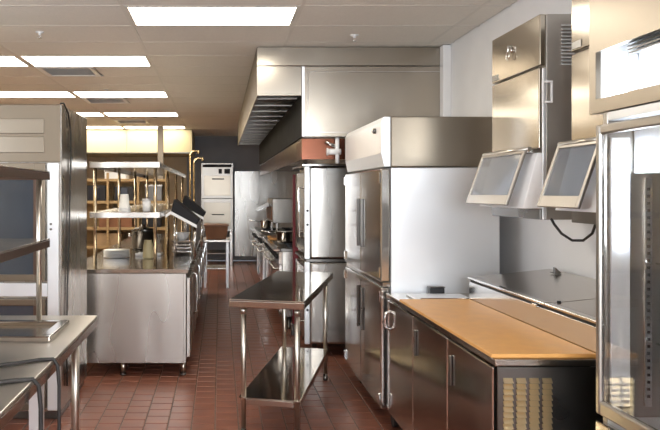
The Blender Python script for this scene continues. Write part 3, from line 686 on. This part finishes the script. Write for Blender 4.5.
# ------------------------------------------------------------------ two cabinets hung on the right wall above the prep counter
def wall_cabinet(lb, y0, y1, group):
    X0, X1, Z0, Z1 = 1.50, 1.955, 1.42, 2.385
    t = thing('wall_cabinet', lb, 'cabinet', (1.72, (y0 + y1) / 2, Z0), group)
    box('body', 'steel_mid', t, X0 + .03, X1, y0, y1, Z0, Z1, .003)
    hd = box('header_panel', 'steel_cab', t, X0, X0 + .028, y0 + .002, y1, 2.145, Z1, .004)
    box('nameplate', 'label', hd, X0 - .003, X0 - .0005, y1 - .09, y1 - .01, 2.155, 2.185, 0)
    MB().tube([(X0, y1 - .27, 2.30), (X0 - .018, y1 - .27, 2.30), (X0 - .018, y1 - .27, 2.27)] + arc((X0 - .018, y1 - .27, 2.25), .02, 90, -200, 'yz', 10), .004, 8).build('hook', 'chrome', hd)
    MB().cyl((X0, y1 - .27, 2.28), (X0 - .008, y1 - .27, 2.28), .015, 12).build('lock', 'chrome', hd)
    d = box('door', 'steel_cab', t, X0, X0 + .028, y0 + .012, y1, 1.755, 2.135, .004)
    box('bottom_rail', 'steel_dark', t, X0, X0 + .028, y0 + .002, y1, Z0, 1.47, .003)
    ll = MB().box(X0 + .008, X0 + .024, y0 - .012, y0 - .001, Z0, 2.13).build('edge_strip', 'steel_satin', t, .003)
    lt = MB().box(X0 + .002, X0 + .05, y0 - .026, y0 - .013, 2.06, 2.07).box(X0 + .002, X0 + .05, y0 - .026, y0 - .013, 1.965, 1.975).box(X0 + .002, X0 + .010, y0 - .026, y0 - .013, 1.975, 2.06).box(X0 + .042, X0 + .05, y0 - .026, y0 - .013, 1.975, 2.06)
    lt.build('latch', 'white', t, .002)
    for j in range(12):
        z = 2.335 - j * .0165
        MB().hexa([(X0 + .10, y0 - .014, z - .010), (X0 + .16, y0 - .014, z - .010), (X0 + .16, y0 - .001, z - .006), (X0 + .10, y0 - .001, z - .006)],
                  [(X0 + .10, y0 - .012, z - .006), (X0 + .16, y0 - .012, z - .006), (X0 + .16, y0 - .001, z + .002), (X0 + .10, y0 - .001, z + .002)]).build('louver', 'steel_satin', t, 0)
    # open bin behind a flap that hangs outward
    MB().prism_y([(X0 + .028, 1.472), (X0 - .075, 1.472), (X0 - .005, 1.735), (X0 + .028, 1.735)], y0 + .012, y1 - .01).build('bin', 'white', t, .003)
    fl = thing('flap', '', '', (0, 0, 0)); del fl['label'], fl['category']; fl.parent = t; WORLD[fl.name] = WORLD[t.name]; fl.location = (0, 0, 0)
    a, b = y0 + .06, y1 + .03
    tx, tz, bx, bz = X0 - .035, 1.745, X0 - .125, 1.485
    def strip(u0, u1, c, d_, th=.012):
        q = lambda u: (tx + (bx - tx) * u, tz + (bz - tz) * u)
        n = Vector((-(bz - tz), 0, (bx - tx))).normalized() * -th
        (xa, za), (xb, zb) = q(u0), q(u1)
        return [(xa, c, za), (xb, c, zb), (xb, d_, zb), (xa, d_, za)], [(xa + n.x, c, za + n.z), (xb + n.x, c, zb + n.z), (xb + n.x, d_, zb + n.z), (xa + n.x, d_, za + n.z)]
    f = MB()
    f.hexa(*strip(0, 1, a, a + .022)); f.hexa(*strip(0, 1, b - .022, b)); f.hexa(*strip(0, .05, a + .022, b - .022)); f.hexa(*strip(.82, 1, a + .022, b - .022))
    f.build('flap_frame', 'steel_soft', fl, .002)
    g = MB(); g.hexa(*strip(.05, .82, a + .022, b - .022, .005)); g.build('pane', 'glass_grey', fl, 0)
    MB().cyl((X0 - .03, a - .02, 1.755), (X0 - .03, b + .01, 1.755), .011, 12).build('hinge_bar', 'tube', fl)
    for yy in (a, b - .03): box('bracket', 'steel_pol', fl, X0 - .034, X0 - .001, yy, yy + .025, 1.738, 1.752, .002)
    return t
wall_cabinet('stainless wall cabinet with louvers and open glass flap, farther of two', 3.47, 4.08, 'wall cabinets above the prep counter')
wall_cabinet('stainless wall cabinet with open flap, beside the glass door refrigerator', 2.765, 3.16, 'wall cabinets above the prep counter')
tag(MB().tube([(1.54, 3.44, 1.425), (1.545, 3.42, 1.40), (1.56, 3.38, 1.36), (1.585, 3.33, 1.332), (1.61, 3.28, 1.335), (1.62, 3.22, 1.37), (1.61, 3.18, 1.40), (1.60, 3.15, 1.42)], .006, 8).build('power_cord', 'rubber', None), 'black cord hanging in a loop between the two wall cabinets', 'cord')

# ------------------------------------------------------------------ near right glass door refrigerator
GX, GX1, GY0, GY1 = 1.36, 1.955, 1.25, 2.63
t = thing('display_refrigerator', 'tall stainless refrigerator at the right edge with lit glass door', 'refrigerator', (1.65, 1.95, 0))
box('back_panel', 'steel_satin', t, GX1 - .03, GX1, GY0, GY1, .10, 1.83)
box('far_side', 'steel_soft', t, GX, GX1 - .032, GY1 - .03, GY1, .10, 1.83)
box('near_side', 'steel_satin', t, GX, GX1 - .032, GY0, GY0 + .03, .10, 1.83)
box('floor_panel', 'steel_satin', t, GX, GX1 - .032, GY0 + .032, GY1 - .032, .72, .76)
box('roof_panel', 'steel_satin', t, GX, GX1 - .032, GY0 + .032, GY1 - .032, 1.80, 1.83)
hd = thing('header', '', '', (0, 0, 0)); del hd['label'], hd['category']; hd.parent = t; hd.location = (0, 0, 0); WORLD[hd.name] = WORLD[t.name]
HY = 2.725
f = MB()
f.box(GX, GX + .02, GY0, HY, 1.835, 1.885).box(GX, GX + .02, GY0, HY, 2.055, 2.42).box(GX, GX + .02, HY - .045, HY, 1.885, 2.055).box(GX, GX + .02, GY0, 1.6, 1.885, 2.055)
f.build('fascia', 'steel_fascia', hd, 0)
box('housing', 'steel_satin', hd, GX + .17, GX1, GY0, HY, 1.835, 2.42)
box('housing_end', 'steel_satin', hd, GX + .022, GX + .168, HY - .02, HY, 1.835, 2.42)
box('housing_floor', 'steel_satin', hd, GX + .022, GX + .168, GY0, HY - .022, 1.835, 1.86)
for k in range(4): box('slat', 'steel_dark', hd, GX + .03, GX + .16, 1.62, HY - .20, 2.02 + k * .012, 2.025 + k * .012, 0)
MB().cyl((GX + .09, HY - .06, 1.875), (GX + .09, HY - .06, 2.05), .014, 12).build('lamp_tube', 'cool_lamp', hd)  # added tube, supplies the bright patch in the header recess
# glass door
d = thing('door', '', '', (0, 0, 0)); del d['label'], d['category']; d.parent = t; d.location = (0, 0, 0); WORLD[d.name] = WORLD[t.name]
a, b, z0, z1 = 1.95, 2.615, .77, 1.785
f = MB(); DX = GX - .035
f.box(DX, GX - .003, b - .03, b, z0, z1).box(DX, GX - .003, a, a + .05, z0, z1).box(DX, GX - .003, a + .05, b - .03, z1 - .035, z1).box(DX, GX - .003, a + .05, b - .03, z0, z0 + .05)
f.build('door_frame', 'steel_soft', d, .008)
box('pane', 'glass', d, GX - .024, GX - .016, a + .051, b - .031, z0 + .051, z1 - .036, 0)
box('lower_door', 'steel_pol', t, DX, GX - .003, 1.27, b, .13, .745, .006)
box('side_door', 'steel_pol', t, DX, GX - .003, 1.27, a - .01, .77, 1.785, .006)
# interior fittings
pl = box('pilaster', 'steel_pol', t, 1.492, 1.515, GY1 - .042, GY1 - .031, .80, 1.60, 0)
for k in range(30): box('slot', 'dark', pl, 1.499, 1.508, GY1 - .0435, GY1 - .0425, .83 + k * .025, .84 + k * .025, 0)
box('evaporator_box', 'steel_satin', t, 1.455, 1.90, 2.30, GY1 - .034, 1.615, 1.79, .003)
l_ = box('lamp_holder', 'white', t, 1.372, 1.438, GY1 - .044, GY1 - .031, .80, 1.74, .002)
MB().cyl((1.41, GY1 - .06, 1.36), (1.41, GY1 - .06, 1.72), .010, 12).build('lamp_tube', 'cool_lamp', l_)
for z in (1.02, 1.30):
    sh = MB()
    for k in range(12): sh.cyl((1.53, 1.30 + k * .1, z), (1.90, 1.30 + k * .1, z), .003, 6)
    sh.cyl((1.53, 1.29, z), (1.53, 2.585, z), .004, 6)
    sh.build('wire_shelf', 'chrome', t)
